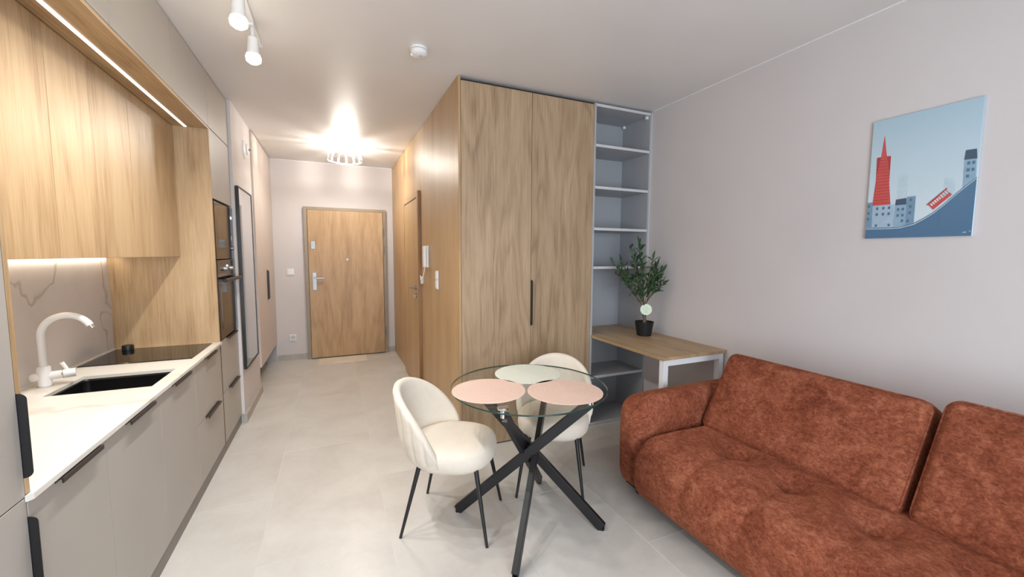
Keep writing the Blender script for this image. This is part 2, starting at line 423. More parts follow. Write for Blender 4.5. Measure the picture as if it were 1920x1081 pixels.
# inner door in the oak wall
dr = struct('door_2', B().box(XW-.030, XW+.018, CASE0, CASE0+.075, 0, CASEZ, bev=.002).box(XW-.030, XW+.018, CASE1-.075, CASE1, 0.02, CASEZ, bev=.002)
            .box(XW-.030, XW+.018, CASE0+.075, CASE1-.075, CASEZ-.06, CASEZ, bev=.002), M['oakwall'])
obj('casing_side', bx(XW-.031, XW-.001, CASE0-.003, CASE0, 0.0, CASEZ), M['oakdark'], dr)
obj('reveal', bx(XW-.012, XW-.002, CASE0+.075, CASE1-.075, 0.01, CASEZ-.06), M['dark'], dr)
obj('door_leaf', bx(XW-.026, XW-.011, CASE0+.092, CASE1-.080, 0.015, CASEZ-.068, bev=.0015), M['oakwall'], dr)
hd = obj('door_handle', B().cyl((XW-.026, 4.345, 1.107), (XW-.036, 4.345, 1.107), .026).cyl((XW-.036, 4.345, 1.107), (XW-.075, 4.345, 1.107), .010)
         .tube([(XW-.072, 4.345, 1.107), (XW-.075, 4.37, 1.107), (XW-.075, 4.46, 1.107)], .010), M['steel'], dr, smooth=True)
obj('key_rosette', B().cyl((XW-.026, 4.345, 1.025), (XW-.034, 4.345, 1.025), .025), M['steel'], dr, smooth=True)
obj('key', B().box(XW-.050, XW-.034, 4.343, 4.347, 1.000, 1.030), M['steel'], dr)

# entrance door
d1 = struct('door_1', B().box(-.3426, -.300, YE-.05, YE-.001, 0, 2.092, bev=.002).box(.682, .7252, YE-.05, YE-.001, 0, 2.092, bev=.002)
            .box(-.300, .682, YE-.05, YE-.001, 2.052, 2.092, bev=.002), M['frametaupe'])
lf = obj('door_leaf', bx(-.296, .678, YE-.062, YE-.012, .012, 2.050, bev=.003), M['oakdoor'], d1)
YL = YE-.062
obj('lock_plate', B().box(-.262, -.206, YL-.008, YL, 1.520, 1.630, bev=.003).cyl((-.234, YL-.02, 1.585), (-.234, YL-.008, 1.585), .010).box(-.238, -.230, YL-.026, YL-.012, 1.568, 1.602), M['steel'], lf)
obj('handle_plate', B().box(-.256, -.204, YL-.009, YL, .958, 1.203, bev=.003).cyl((-.23, YL-.014, 1.03), (-.23, YL-.008, 1.03), .012), M['steel'], lf)
obj('lever', B().cyl((-.23, YL-.05, 1.127), (-.23, YL-.008, 1.127), .011).box(-.236, -.105, YL-.060, YL-.042, 1.116, 1.138, bev=.004), M['steel'], lf)
obj('peephole', B().cyl((.193, YL-.008, 1.38), (.193, YL, 1.38), .016).cyl((.193, YL-.011, 1.38), (.193, YL-.006, 1.38), .008), M['steel'], lf, smooth=True)
for z in (1.78, 1.53, .33):
    obj('hinge', B().cyl((.683, YE-.066, z-.055), (.683, YE-.066, z+.055), .009, seg=12), M['steel'], d1, smooth=True)

# skirting and ceiling beads
struct('baseboard_far', B().box(XCL+.001, -.344, YE-.012, YE-.0005, 0.0003, .077).box(.727, XW-.001, YE-.012, YE-.0005, 0.0003, .077), M['skirt'])
struct('baseboard_hall', B().box(XWALL+.0003, -.712, YT1-.02, 4.92, 0.0003, .075).box(XK-.05, XWALL, YT1+.0, YT1+.0035, .0003, .075), M['skirt'])
struct('baseboard_right', bx(XR-.012, XR-.0005, YB+.01, YW-.002, 0.0003, .075), M['skirt'])
struct('trim_1', bx(XR-.006, XR-.0003, YB+.01, YW-.002, H-.007, H-.0005), M['white'])
struct('trim_2', bx(XCL+.004, XW-.001, YE-.006, YE-.0003, H-.007, H-.0005), M['white'])
struct('trim_3', bx(XWALL+.0003, XWALL+.005, YT1+.01, 4.92, H-.006, H-.0005), M['white'])

# ================================================================== KITCHEN
G = 0.0018      # half joint between fronts
FT = 0.019      # front thickness
def front(name, y0, y1, z0, z1, parent, mat='front', x=XK):
    return obj(name, bx(x-FT, x, y0+G, y1-G, z0+G, z1-G, bev=.001), M[mat], parent)
def lip_handle(y0, y1, z, parent):
    b = B().box(XK-.010, XK+.020, y0, y1, z-.0025, z+.0005).box(XK+.016, XK+.020, y0, y1, z-.014, z-.0025).box(XK+.0002, XK+.0025, y0, y1, z-.012, z-.0025)
    return obj('handle', b, M['bronze'], parent)
ZP = .074
# near tall fridge unit
fr = thing('fridge_cabinet', 'tall taupe fridge cabinet with two doors at the left edge of the picture', 'cabinet', ((XK+XBS)/2, 1.14, 0))
obj('body', bx(-1.34, XK-FT-.001, .84, YF-.001, .06, H-.004), M['frontb'], fr)
ud = front('door', .842, YF, .823, 2.31, fr); ld = front('door', .842, YF, ZP, .823, fr); front('top_door', .842, YF, 2.31, H-.006, fr)
def plate(z0, z1, y, parent, x0=XK-.004, x1=XK+.019, r=.016):
    poly = [(x0, z0), (x1-r, z0)] + [(x1-r+r*math.sin(a), z0+r-r*math.cos(a)) for a in [PI/2*k/6 for k in range(1, 7)]] + \
           [(x1-r+r*math.cos(a), z1-r+r*math.sin(a)) for a in [PI/2*k/6 for k in range(0, 7)]] + [(x0, z1)]
    return obj('handle', B().prism(poly, y-.0016, y+.0002, 'y'), M['black'], parent)
plate(.874, 1.099, YF+.001, ud); plate(.52, .767, YF+.001, ld)

# wooden niche around the worktop: near side panel and soffit
niche = thing('niche_surround', 'oak soffit and side panel framing the kitchen niche', 'panel', (-1.05, 2.45, 0))
obj('side_panel', bx(-1.34, XK, YF+.0015, YF+.0185, ZC+.001, 2.305, bev=.0008), M['oak'], niche)
obj('soffit', bx(-1.34, XK, YF+.0015, YT0-.0005, 2.306, 2.323, bev=.0008), M['oakY'], niche)
led = obj('led_strip', bx(-.884, -.868, YF+.05, YT0-.012, 2.302, 2.3055), M['led'])
tag(led, 'bright white light strip running along the oak soffit', 'light strip')

# taupe cupboards above the soffit
for k, (y0, y1, nm) in enumerate(((YF, 2.115, 'nearest the fridge cabinet'), (2.115, 2.79, 'in the middle of the row'), (2.79, YT0, 'next to the tall oven cabinet'))):
    t_ = thing('top_cupboard', f'taupe flat-front cupboard at the ceiling above the soffit, {nm}', 'cupboard', (-1.05, (y0+y1)/2, 2.324), 0, 'taupe cupboards at the ceiling')
    obj('body', bx(-1.34, XK-FT-.001, y0+.001, y1-.001, 2.3245, H-.004), M['frontb'], t_)
    front('door', y0, y1, 2.324, H-.006, t_)
# oak wall cupboards
for k, (y0, y1, nm) in enumerate(((YF+.019, 2.12, 'over the worktop, nearest of the three'), (2.12, 2.79, 'above the tap, middle of the three'), (2.79, YT0-.001, 'against the tall side panel, farthest of the three'))):
    t_ = thing('wall_cupboard', f'oak wall cupboard {nm}', 'cupboard', (-1.15, (y0+y1)/2, 1.435), 0, 'oak wall cupboards in the niche')
    obj('body', bx(-1.34, XUC-FT-.001, y0+.001, y1-.001, 1.437, 2.3045), M['oak'], t_)
    front('door', y0, y1, 1.4355, 2.3045, t_, 'oak', XUC)
und = obj('led_strip', bx(-1.322, -1.306, YF+.03, YT0-.03, 1.430, 1.4365), M['led2'])
tag(und, 'hidden light strip under the oak cupboards washing the marble', 'light strip')

# base cabinets
ZH = .808
base_units = [(YF+.002, 1.856, 'door', 'taupe base cabinet beside the fridge cabinet, nearest of the row', (1.56, 1.79)),
              (1.856, 2.345, 'door', 'taupe base cabinet in front of the worktop, second from the fridge cabinet', (2.00, 2.245)),
              (2.345, 2.865, 'door', 'taupe base cabinet under the black sink', (2.50, 2.75))]
for y0, y1, kind, lab, hy in base_units:
    t_ = thing('base_cabinet', lab, 'cabinet', (-1.05, (y0+y1)/2, 0), 0, 'taupe base cabinets')
    if y0 > 2.3:
        obj('body', B().box(-1.34, XK-FT-.001, y0+.001, y0+.018, .075, .80).box(-1.34, XK-FT-.001, y1-.018, y1-.001, .075, .80).box(-1.34, XK-FT-.001, y0+.018, y1-.018, .075, .093), M['frontb'], t_)
    else:
        obj('body', bx(-1.34, XK-FT-.001, y0+.001, y1-.001, .075, .8115), M['frontb'], t_)
    d_ = front('door', y0, y1, ZP, ZH, t_); lip_handle(hy[0], hy[1], ZH, d_)
t_ = thing('base_cabinet', 'taupe two-drawer base cabinet under the hob', 'cabinet', (-1.05, 3.16, 0), 0, 'taupe base cabinets')
obj('body', bx(-1.34, XK-FT-.001, 2.866, YT0-.001, .075, .800), M['frontb'], t_)
for z0, z1 in ((ZP, .441), (.441, ZH)):
    d_ = front('drawer', 2.865, YT0, z0, z1, t_); lip_handle(3.03 if z0 < .2 else 3.07, 3.335 if z0 < .2 else 3.30, z1-.001, d_)

# tall unit with oven and microwave
tu = thing('oven_cabinet', 'tall taupe cabinet housing the oven and microwave, with oak side panel', 'cabinet', (-1.05, 3.76, 0))
obj('side_panel', bx(-1.34, XK, YT0+.0002, YT0+.018, .075, 2.323, bev=.0008), M['oak'], tu)
obj('back_board', bx(-1.34, -1.33, YT0+.019, YT1-.001, .075, H-.004), M['frontb'], tu)
obj('side_board', bx(-1.329, XK-FT-.001, YT1-.018, YT1-.001, .075, H-.004), M['frontb'], tu)
obj('lower_box', bx(-1.329, XK-FT-.001, YT0+.019, YT1-.0185, .075, .825), M['frontb'], tu)
obj('upper_box', bx(-1.329, XK-FT-.001, YT0+.019, YT1-.0185, 1.845, H-.004), M['frontb'], tu)
for z0, z1 in ((ZP, .441), (.441, .828)):
    d_ = front('drawer', YT0, YT1, z0, z1, tu); lip_handle(3.66, 3.97, z1-.001, d_)
front('door', YT0+.018, YT1, 1.842, 2.322, tu); front('top_door', YT0, YT1, 2.324, H-.006, tu)
Y0, Y1 = YT0+.020, YT1-.002
ov = thing('oven', 'built-in brown-black glass oven below the microwave', 'oven', (-1.0, 3.76, .832))
obj('housing', bx(-1.29, XK-.02, Y0+.01, Y1-.022, .832, 1.41), M['black'], ov)
dd = obj('oven_door', bx(XK-.02, XK+.006, Y0, Y1, .836, 1.285, bev=.002), M['ovenglass'], ov)
obj('oven_window', bx(XK+.0062, XK+.0072, Y0+.07, Y1-.07, .905, 1.215), M['ovenwin'], dd)
obj('handle', B().box(XK+.035, XK+.055, Y0+.015, Y1-.015, 1.252, 1.276, bev=.003).box(XK+.006, XK+.037, Y0+.03, Y0+.05, 1.255, 1.272).box(XK+.006, XK+.037, Y1-.05, Y1-.03, 1.255, 1.272), M['bronze'], dd)
cp = obj('control_panel', bx(XK-.02, XK+.006, Y0, Y1, 1.289, 1.410, bev=.002), M['ovenglass'], ov)
obj('trim_bar', bx(XK+.006, XK+.0075, Y0, Y1, 1.289, 1.293), M['steel'], ov)
for y in (3.68, 3.87):
    obj('knob', B().cyl((XK+.006, y, 1.345), (XK+.028, y, 1.345), .019, .016), M['steel'], cp, smooth=True)
obj('display', bx(XK+.006, XK+.0066, 3.745, 3.800, 1.350, 1.372), M['display'], cp)
mw = thing('microwave', 'built-in black glass microwave above the oven', 'microwave', (-1.0, 3.76, 1.415))
obj('housing', bx(-1.25, XK-.02, Y0+.01, Y1-.022, 1.416, 1.835), M['black'], mw)
md = obj('microwave_door', bx(XK-.02, XK+.004, Y0, Y1-.125, 1.416, 1.828, bev=.002), M['ovenglass'], mw)
obj('microwave_window', bx(XK+.0042, XK+.005, Y0+.11, Y1-.24, 1.54, 1.73), M['ovenwin'], md)
mp_ = obj('control_panel', bx(XK-.02, XK+.004, Y1-.122, Y1, 1.416, 1.828, bev=.002), M['ovenglass'], mw)
obj('display', bx(XK+.0042, XK+.0048, Y1-.09, Y1-.04, 1.735, 1.755), M['display'], mp_)
obj('dial', B().cyl((XK+.004, Y1-.06, 1.50), (XK+.012, Y1-.06, 1.50), .017), M['steel'], mp_, smooth=True)
obj('button', bx(XK+.004, XK+.006, Y1-.08, Y1-.04, 1.565, 1.60), M['steel'], mp_)

# plinth
pl = obj('plinth', bx(XK-.014, XK-.004, .84, YT1-.002, .0003, .073), M['plinth'])
tag(pl, 'dark taupe plinth board running under the base cabinets', 'plinth')

# worktop with sink and hob cut-outs
SX0, SX1, SY0, SY1 = -1.185, -.805, 2.425, 2.752
wt = B()
z0, z1 = .812, ZC
wt.box(-1.327, SX0, YF+.019, YT0-.0005, z0, z1)
wt.box(SX1, XCF, YF+.003, YT0+.002, z0, z1) if False else None
wt.prism([(SX1, YF+.019), (XK+.001, YF+.019), (XK+.001, YF-.006), (XCF-.008, YF-.006), (XCF, YF+.006), (XCF, YT0+.0), (XCF-.012, YT0+.004), (XK+.001, YT0-.0005), (SX1, YT0-.0005)], z0, z1, 'z')
wt.box(SX0, SX1, YF+.019, SY0, z0, z1).box(SX0, SX1, SY1, YT0-.0005, z0, z1)
cw = obj('countertop', wt, M['counter'])
tag(cw, 'white marble-look worktop with undermounted sink running along the kitchen', 'countertop')
bs = obj('backsplash', bx(-1.344, XBS, YF+.019, YT0-.0005, ZC+.0003, 1.4350), M['marble'])
tag(bs, 'grey-veined marble splashback behind the tap', 'backsplash')
obj('edge_seal', bx(XBS, XBS+.006, YF+.02, YT0-.001, ZC+.0002, ZC+.006), M['white'], bs)

sk = thing('sink', 'black undermount sink bowl set in the white worktop', 'sink', ((SX0+SX1)/2, (SY0+SY1)/2, .62))
def sink_mesh():
    b = B(); r = .03; rings = []
    for (ins, z) in ((-.003, .811), (-.003, .80), (0.003, .66), (.02, .635), (.06, .628)):
        x0, x1, y0, y1 = SX0+ins, SX1-ins, SY0+ins, SY1-ins; rr = max(.012, r)
        pts = []
        for cx, cy, a0 in ((x1-rr, y1-rr, 0), (x0+rr, y1-rr, PI/2), (x0+rr, y0+rr, PI), (x1-rr, y0+rr, 1.5*PI)):
            for k in range(6): pts.append((cx+rr*math.cos(a0+PI/2*k/5), cy+rr*math.sin(a0+PI/2*k/5), z))
        rings.append([b.bm.verts.new(p) for p in pts])
    for i in range(len(rings)-1):
        n = len(rings[i])
        for k in range(n): b.bm.faces.new((rings[i][k], rings[i][(k+1) % n], rings[i+1][(k+1) % n], rings[i+1][k]))
    b.bm.faces.new(rings[-1])
    return b
bo = obj('bowl', sink_mesh(), M['sink'], sk, smooth=True)
md_ = bo.modifiers.new('thickness', 'SOLIDIFY'); md_.thickness = .006; md_.offset = 1
obj('drain', B().lathe([(.045, .0), (.045, .004), (.03, .002), (.0, .002)], (-.995, 2.59, .629)), M['chrome'], sk, smooth=True)

hb = thing('hob', 'black glass induction hob in the worktop beside the oven cabinet', 'hob', (-1.05, 3.2, ZC))
obj('glass_plate', bx(-1.306, -.790, 2.975, 3.425, ZC+.0003, ZC+.0055, bev=.0015), M['blackglass'], hb)
pu = obj('popup_socket', B().lathe([(.030, 0), (.030, .024), (.027, .030), (.0, .030)], (-1.232, 3.385, ZC+.0058)), M['black'], smooth=True)
tag(pu, 'small round black cap standing on the back of the hob', 'cap')

# tap
fx, fy = -1.262, 2.612
tp = thing('kitchen_tap', 'white high-arched kitchen tap behind the sink', 'tap', (fx, fy, ZC))
obj('base_ring', B().lathe([(.028, 0), (.028, .004), (.025, .006)], (fx, fy, ZC+.0003)), M['chrome'], tp, smooth=True)
obj('body', B().lathe([(.024, 0), (.024, .085), (.021, .090), (.019, .092)], (fx, fy, ZC+.006)), M['white'], tp, smooth=True)
R_ = .093
arch = [(fx, fy, ZC+.09), (fx, fy, 1.0), (fx, fy, 1.07)] + [(fx+R_-R_*math.cos(a), fy, 1.07+R_*math.sin(a)) for a in [math.radians(x) for x in range(10, 156, 9)]]
obj('spout', B().tube(arch, .0145, 20), M['white'], tp, smooth=True)
e = Vector(arch[-1]); d_ = (e-Vector(arch[-2])).normalized()
obj('aerator', B().cyl(e, e+d_*.018, .0105), M['chrome'], tp, smooth=True)
obj('cross_body', B().cyl((fx-.030, fy-.01, ZC+.048), (fx+.055, fy+.018, ZC+.050), .019).sphere((fx-.030, fy-.01, ZC+.048), .019), M['white'], tp, smooth=True)
obj('collar', B().cyl((fx+.055, fy+.018, ZC+.050), (fx+.059, fy+.019, ZC+.050), .0195), M['chrome'], tp, smooth=True)
lv = obj('mixer_knob', B().cyl((fx+.059, fy+.019, ZC+.050), (fx+.098, fy+.032, ZC+.052), .021, .020), M['white'], tp, smooth=True)
obj('lever', B().tube([(fx+.075, fy+.024, ZC+.060), (fx+.064, fy+.022, ZC+.085), (fx+.055, fy+.020, ZC+.105)], [.007, .008, .009]), M['white'], lv, smooth=True)

# ================================================================== HALLWAY
mi = thing('wall_mirror', 'tall narrow mirror in a black frame beside the oven cabinet', 'mirror', (XWALL, 4.39, .465))
MY0, MY1, MZ0, MZ1 = 4.105, 4.72, .455, 2.025
MXF = XWALL+.026
obj('frame', B().box(XWALL+.0005, MXF, MY0, MY0+.012, MZ0, MZ1).box(XWALL+.0005, MXF, MY1-.012, MY1, MZ0, MZ1)
    .box(XWALL+.0005, MXF, MY0+.012, MY1-.012, MZ0, MZ0+.012).box(XWALL+.0005, MXF, MY0+.012, MY1-.012, MZ1-.012, MZ1), M['black'], mi)
obj('mirror_glass', bx(XWALL+.001, MXF-.004, MY0+.012, MY1-.012, MZ0+.012, MZ1-.012), M['mirror'], mi)

vx = Matrix.Translation((XWALL, 4.60, 2.43)) @ Matrix.Rotation(PI/2, 4, 'Y')
vn = thing('vent_valve', 'round white ventilation valve high on the wall by the mirror', 'vent', (XWALL, 4.60, 2.43))
obj('rim', B().lathe([(.085, .0005), (.085, .006), (.070, .020), (.055, .022), (.05, .012), (.0, .012)], (0, 0, 0), 40, vx), M['white'], vn, smooth=True)
obj('cone', B().lathe([(.0, .016), (.04, .018), (.046, .024), (.040, .034), (.012, .042), (.0, .042)], (0, 0, 0), 32, vx), M['white'], vn, smooth=True)
obj('stem_nut', B().lathe([(.010, .040), (.010, .056), (.0, .056)], (0, 0, 0), 12, vx), M['steel'], vn)

cl = thing('hall_closet', 'full-height pale closet with two doors beside the entrance wall', 'wardrobe', (-1.0, 5.6, 0))
CY0, CYM, CY1 = 4.930, 5.60, YE-.003
obj('body', B().box(-1.33, XCL-.020, CY0, CY1, .262, H-.004), M['closet'], cl)
obj('side_panel', bx(XWALL-.02, XCL-.0205, CY0-.004, CY0-.0005, .255, H-.004), M['closet'], cl)
obj('plinth', B().box(-1.30, -1.28, CY0, CY1, .0005, .262).box(-1.28, XCL-.012, CY1-.02, CY1, .0005, .262).box(-1.28, XWALL-.03, CY0, CY0+.02, .0005, .262), M['grey'], cl)
d_ = obj('door', bx(XCL-.019, XCL, CY0, CYM-G, .257, H-.010, bev=.001), M['closet'], cl)
d2 = obj('door', bx(XCL-.019, XCL, CYM+G, CY1-.002, .257, H-.010, bev=.001), M['closet'], cl)
def plate_y(y0, y1, z0, z1): pass
r = .012; hx0, hx1, hz0, hz1 = XCL, XCL+.022, .915, 1.262
poly = [(hx0, hz0), (hx1-r, hz0), (hx1, hz0+r), (hx1, hz1-r), (hx1-r, hz1), (hx0, hz1)]
obj('handle', B().prism(poly, CYM-.035, CYM-.002, 'y'), M['black'], d_)

sw = thing('light_switch', 'white square light switch left of the entrance door', 'switch', (-.522, YE, 1.165))
obj('plate', bx(-.565, -.479, YE-.010, YE-.0005, 1.166, 1.256, bev=.004, seg=2), M['white'], sw)
obj('rocker', bx(-.552, -.492, YE-.016, YE-.010, 1.180, 1.242, bev=.003), M['white'], sw)
so = thing('wall_socket', 'white wall socket low beside the entrance door', 'socket', (-.524, YE, .262))
obj('plate', bx(-.565, -.484, YE-.011, YE-.0005, .264, .356, bev=.004, seg=2), M['white'], so)
my = Matrix.Translation((-.5245, YE-.011, .310)) @ Matrix.Rotation(PI/2, 4, 'X')
obj('socket_ring', B().lathe([(.033, .0), (.033, .004), (.028, .004), (.027, .0005), (0, .0005)], (0, 0, 0), 28, my), M['greyfront'], so, smooth=True)
for s in (-1, 1): obj('contact_hole', B().cyl((-.5245+s*.010, YE-.0135, .310), (-.5245+s*.010, YE-.011, .310), .0035, seg=10), M['black'], so)
obj('earth_pin', B().cyl((-.5245, YE-.020, .330), (-.5245, YE-.011, .330), .003, seg=10), M['steel'], so)
mt = thing('door_mat', 'thin beige rectangular board lying in front of the entrance door', 'mat', (.10, 6.0, 0))
obj('sheet', B().prism([(-.205, 5.825), (.405, 5.842), (.412, 6.165), (-.198, 6.158)], .0004, .006, 'z'), M['cardboard'], mt)

# intercom on the oak wall
ic = thing('intercom', 'white intercom handset with hanging cord on the oak wall', 'intercom', (XW, 3.86, 1.33))
obj('base', bx(XW-.018, XW-.0005, 3.825, 3.905, 1.335, 1.540, bev=.003), M['white'], ic)
hs = obj('handset', B().box(XW-.045, XW-.020, 3.833, 3.897, 1.338, 1.537, bev=.006, seg=2), M['white'], ic)
obj('wall_jack', bx(XW-.022, XW-.0005, 4.08, 4.125, 1.165, 1.235, bev=.003), M['white'], ic)
pts = []
for k in range(25):
    u = k/24; a = u*PI
    pts.append((XW-.025-.012*math.sin(a), 3.88+.225*u, 1.336-.09*u-.10*math.sin(a)*(1-.25*u)))
obj('cord', B().tube(pts, .0045, 8), M['white'], ic, smooth=True)
ds = thing('double_switch', 'white two-gang vertical switch beside the intercom on the oak wall', 'switch', (XW, 3.48, 1.157))
obj('plate', bx(XW-.010, XW-.0005, 3.44, 3.522, 1.158, 1.318, bev=.003), M['white'], ds)
for z in (1.170, 1.246): obj('rocker', bx(XW-.016, XW-.010, 3.452, 3.510, z, z+.060, bev=.003), M['white'], ds)

# ceiling lamp in the hall
LX, LY = .165, 5.15
lp = thing('ceiling_lamp', 'lit white dome lamp of curved ribs on the hallway ceiling', 'lamp', (LX, LY, H))
obj('ceiling_plate', B().lathe([(.075, -.0005), (.075, -.022), (.0, -.022)], (LX, LY, H)), M['white'], lp, smooth=True)
prof = [(.060, -.022), (.105, -.032), (.145, -.056), (.172, -.092), (.186, -.132), (.190, -.170)]
for k in range(13):
    a = 2*PI*k/13; ca, sa = math.cos(a), math.sin(a); b = B(); rows = []
    for r_, z_ in prof:
        rows.append([b.bm.verts.new((LX+ca*(r_+dr_)-sa*s*.010, LY+sa*(r_+dr_)+ca*s*.010, H+z_)) for dr_, s in ((0, -1), (0, 1), (-.006, 1), (-.006, -1))])
    for i in range(len(rows)-1):
        for j in range(4): b.bm.faces.new((rows[i][j], rows[i][(j+1) % 4], rows[i+1][(j+1) % 4], rows[i+1][j]))
    b.bm.faces.new(rows[0]); b.bm.faces.new(rows[-1][::-1])
    obj('rib', b, M['white'], lp)
obj('bottom_ring', B().lathe([(.183, -.167), (.194, -.167), (.194, -.177), (.183, -.177), (.183, -.167)], (LX, LY, H), 56, None, False), M['white'], lp)
for dx in (-.05, .05):
    obj('bulb', B().sphere((LX+dx, LY, H-.075), .026, 1, 1, 1.2, 16), M['bulb2'], lp, smooth=True)
    l = bpy.data.lights.new('lamp_light', 'POINT'); l.energy = P_HALL; l.color = (1.0, .95, .86); l.shadow_soft_size = .03
    o = bpy.data.objects.new('lamp_light', l); C.objects.link(o); o.location = (LX+dx, LY, H-.122)

# smoke detector
sd = thing('smoke_detector', 'small round white smoke detector on the ceiling', 'smoke detector', (.513, 2.575, H))
obj('base', B().lathe([(.050, -.0005), (.050, -.012), (.046, -.014)], (.513, 2.575, H)), M['white'], sd, smooth=True)
obj('slot_ring', B().lathe([(.044, -.012), (.044, -.018)], (.513, 2.575, H)), M['frontb'], sd, smooth=True)
obj('cover', B().lathe([(.049, -.018), (.048, -.038), (.038, -.046), (.0, -.047)], (.513, 2.575, H)), M['white'], sd, smooth=True)
obj('test_button', B().lathe([(.010, -.046), (.010, -.050), (0, -.050)], (.520, 2.562, H), 16), M['greyfront'], sd, smooth=True)

# track with spot heads
TX = -.358
tk = thing('track_light', 'white ceiling track with lit spotlight heads above the kitchen walkway', 'track light', (TX, 2.1, H))
obj('track', bx(TX-.014, TX+.014, 1.20, 2.90, H-.020, H-.0005), M['white'], tk)
obj('end_cap', bx(TX-.016, TX+.016, 2.90, 2.915, H-.021, H-.0005), M['white'], tk)
for y in (1.50, 1.89, 2.28, 2.66):
    hd = obj('spot_head', B().box(TX-.012, TX+.012, y-.045, y+.045, H-.036, H-.020, bev=.003).cyl((TX, y, H-.09), (TX, y, H-.03), .010)
             .lathe([(.012, -.075), (.026, -.085), (.029, -.16), (.033, -.165), (.033, -.172)], (TX, y, H), 28), M['white'], tk, smooth=True)
    obj('bulb', B().lathe([(.030, -.170), (.037, -.185), (.034, -.205), (.02, -.216), (.0, -.219)], (TX, y, H), 28), M['bulb'], hd, smooth=True)
    l = bpy.data.lights.new('spot_light', 'SPOT'); l.energy = P_SPOT*4; l.color = (1.0, .98, .94); l.spot_size = math.radians(150); l.spot_blend = .8; l.shadow_soft_size = .035
    o = bpy.data.objects.new('spot_light', l); C.objects.link(o); o.location = (TX, y, H-.225); o.rotation_euler = (0, 0, 0)

# ================================================================== WARDROBE, SHELVES, DESK
wd = thing('wardrobe', 'tall two-door oak wardrobe behind the dining table', 'wardrobe', (1.41, 3.1, 0))
obj('carcass', bx(XW+.0185, XS-.0005, YW+.022, 3.44, .0005, H-.012), M['dark'], wd)
XM = 1.4065
wd1 = obj('door', bx(XW+.0205, XM-.0015, YW, YW+.019, .010, H-.030, bev=.001), M['oakgrey'], wd)
wd2 = obj('door', bx(XM+.0015, XS-.001, YW, YW+.019, .010, H-.030, bev=.001), M['oakgrey'], wd)
r = .012; y0_, y1_ = YW-.030, YW
poly = [(y1_, .912), (y0_+r, .912), (y0_, .912+r), (y0_, 1.265-r), (y0_+r, 1.265), (y1_, 1.265)]
obj('handle', B().prism(poly, XM-.0012, XM+.004, 'x'), M['black'], wd2)

YSB = 3.19
sh = thing('shelf_unit', 'tall grey open shelf unit between the wardrobe and the right wall', 'shelf unit', (2.26, 3.0, 0))
obj('side_panel', bx(XS, XS+.018, YW, YSB, .0005, H-.016, bev=.0008), M['grey'], sh)
obj('side_panel', bx(2.540, 2.558, YW, YSB, .0005, H-.016, bev=.0008), M['grey'], sh)
obj('filler', bx(2.5585, XR-.0005, YW+.004, YW+.02, .0005, H-.016), M['greyfront'], sh)
obj('back_panel', bx(XS+.001, 2.557, YSB+.0005, YSB+.008, .0005, H-.016), M['grey'], sh)
for z in (.003, .410, 1.345, 1.666, 2.004, 2.340, H-.040):
    s_ = obj('shelf', bx(XS+.0185, 2.5395, YW+.002, YSB-.0005, z, z+.021), M['grey'], sh)
    obj('edge_band', bx(XS+.0185, 2.5395, YW, YW+.0018, z, z+.021), M['greyfront'], s_)
for y in (YW+.03, YSB-.03): obj('corner_bracket', bx(2.515, 2.5395, y-.010, y+.010, H-.065, H-.041, bev=.002), M['white'], sh)

dk = thing('desk', 'oak desk top on white steel frame built into the shelf unit', 'desk', (2.28, 2.5, 0))
obj('desktop', B().prism([(1.974, 2.002), (XR-.0015, 2.002), (XR-.0015, YW-.001), (2.539, YW-.001), (2.539, YSB-.001), (XS+.0187, YSB-.001), (XS+.0187, YW-.001), (1.974, YW-.001)], .768, .789, 'z'), M['oakdesk'], dk)
for xa in (1.984, 2.500):
    obj('leg', bx(xa, xa+.040, 2.008, 2.048, .0005, .7675, bev=.001), M['whitemetal'], dk)
obj('cross_rail', bx(2.0243, 2.4997, 2.008, 2.048, .7275, .7675, bev=.001), M['whitemetal'], dk)

# ================================================================== OLIVE TREE
PXc, PYc, PZ = 2.385, 2.650, .7893
pt = thing('potted_olive_tree', 'small artificial olive tree in a black pot on the desk', 'plant', (PXc, PYc, PZ))
obj('pot', B().lathe([(.052, 0.0), (.058, .004), (.076, .112), (.078, .118), (.074, .118), (.070, .098), (.0, .098)], (PXc, PYc, PZ)), M['pot'], pt, smooth=True)
obj('soil', B().lathe([(.069, .099), (.0, .104)], (PXc, PYc, PZ), 24), M['soil'], pt, smooth=True)
trunk = [(0, 0, .10), (.006, .002, .14), (-.004, 0, .17), (.004, -.003, .21), (0, 0, .26)]
obj('trunk', B().tube([(PXc+a, PYc+b_, PZ+c_) for a, b_, c_ in trunk], [.016, .013, .017, .013, .010], 10), M['bark'], pt, smooth=True)
lb = B()
for s in (-1, 1):
    rows = []
    if s == -1:
        for i in range(5):
            u = i/4; wdt = .0085*math.sin(PI*min(1, .08+u*.92))**.8; z_ = .004*math.sin(PI*u)
            rows.append([lb.bm.verts.new((u*.052, -wdt, z_)), lb.bm.verts.new((u*.052, 0, z_-.002)), lb.bm.verts.new((u*.052, wdt, z_))])
        for i in range(4):
            for j in range(2): lb.bm.faces.new((rows[i][j], rows[i][j+1], rows[i+1][j+1], rows[i+1][j]))
ret = bmesh.ops.extrude_face_region(lb.bm, geom=lb.bm.faces[:])
bmesh.ops.translate(lb.bm, vec=(0, 0, -.0008), verts=[v for v in ret['geom'] if isinstance(v, bmesh.types.BMVert)])
leaf0 = obj('leaf', lb, M['leaf'], pt, smooth=True, local=True)
leaf_used = False
rnd = random.Random(21)
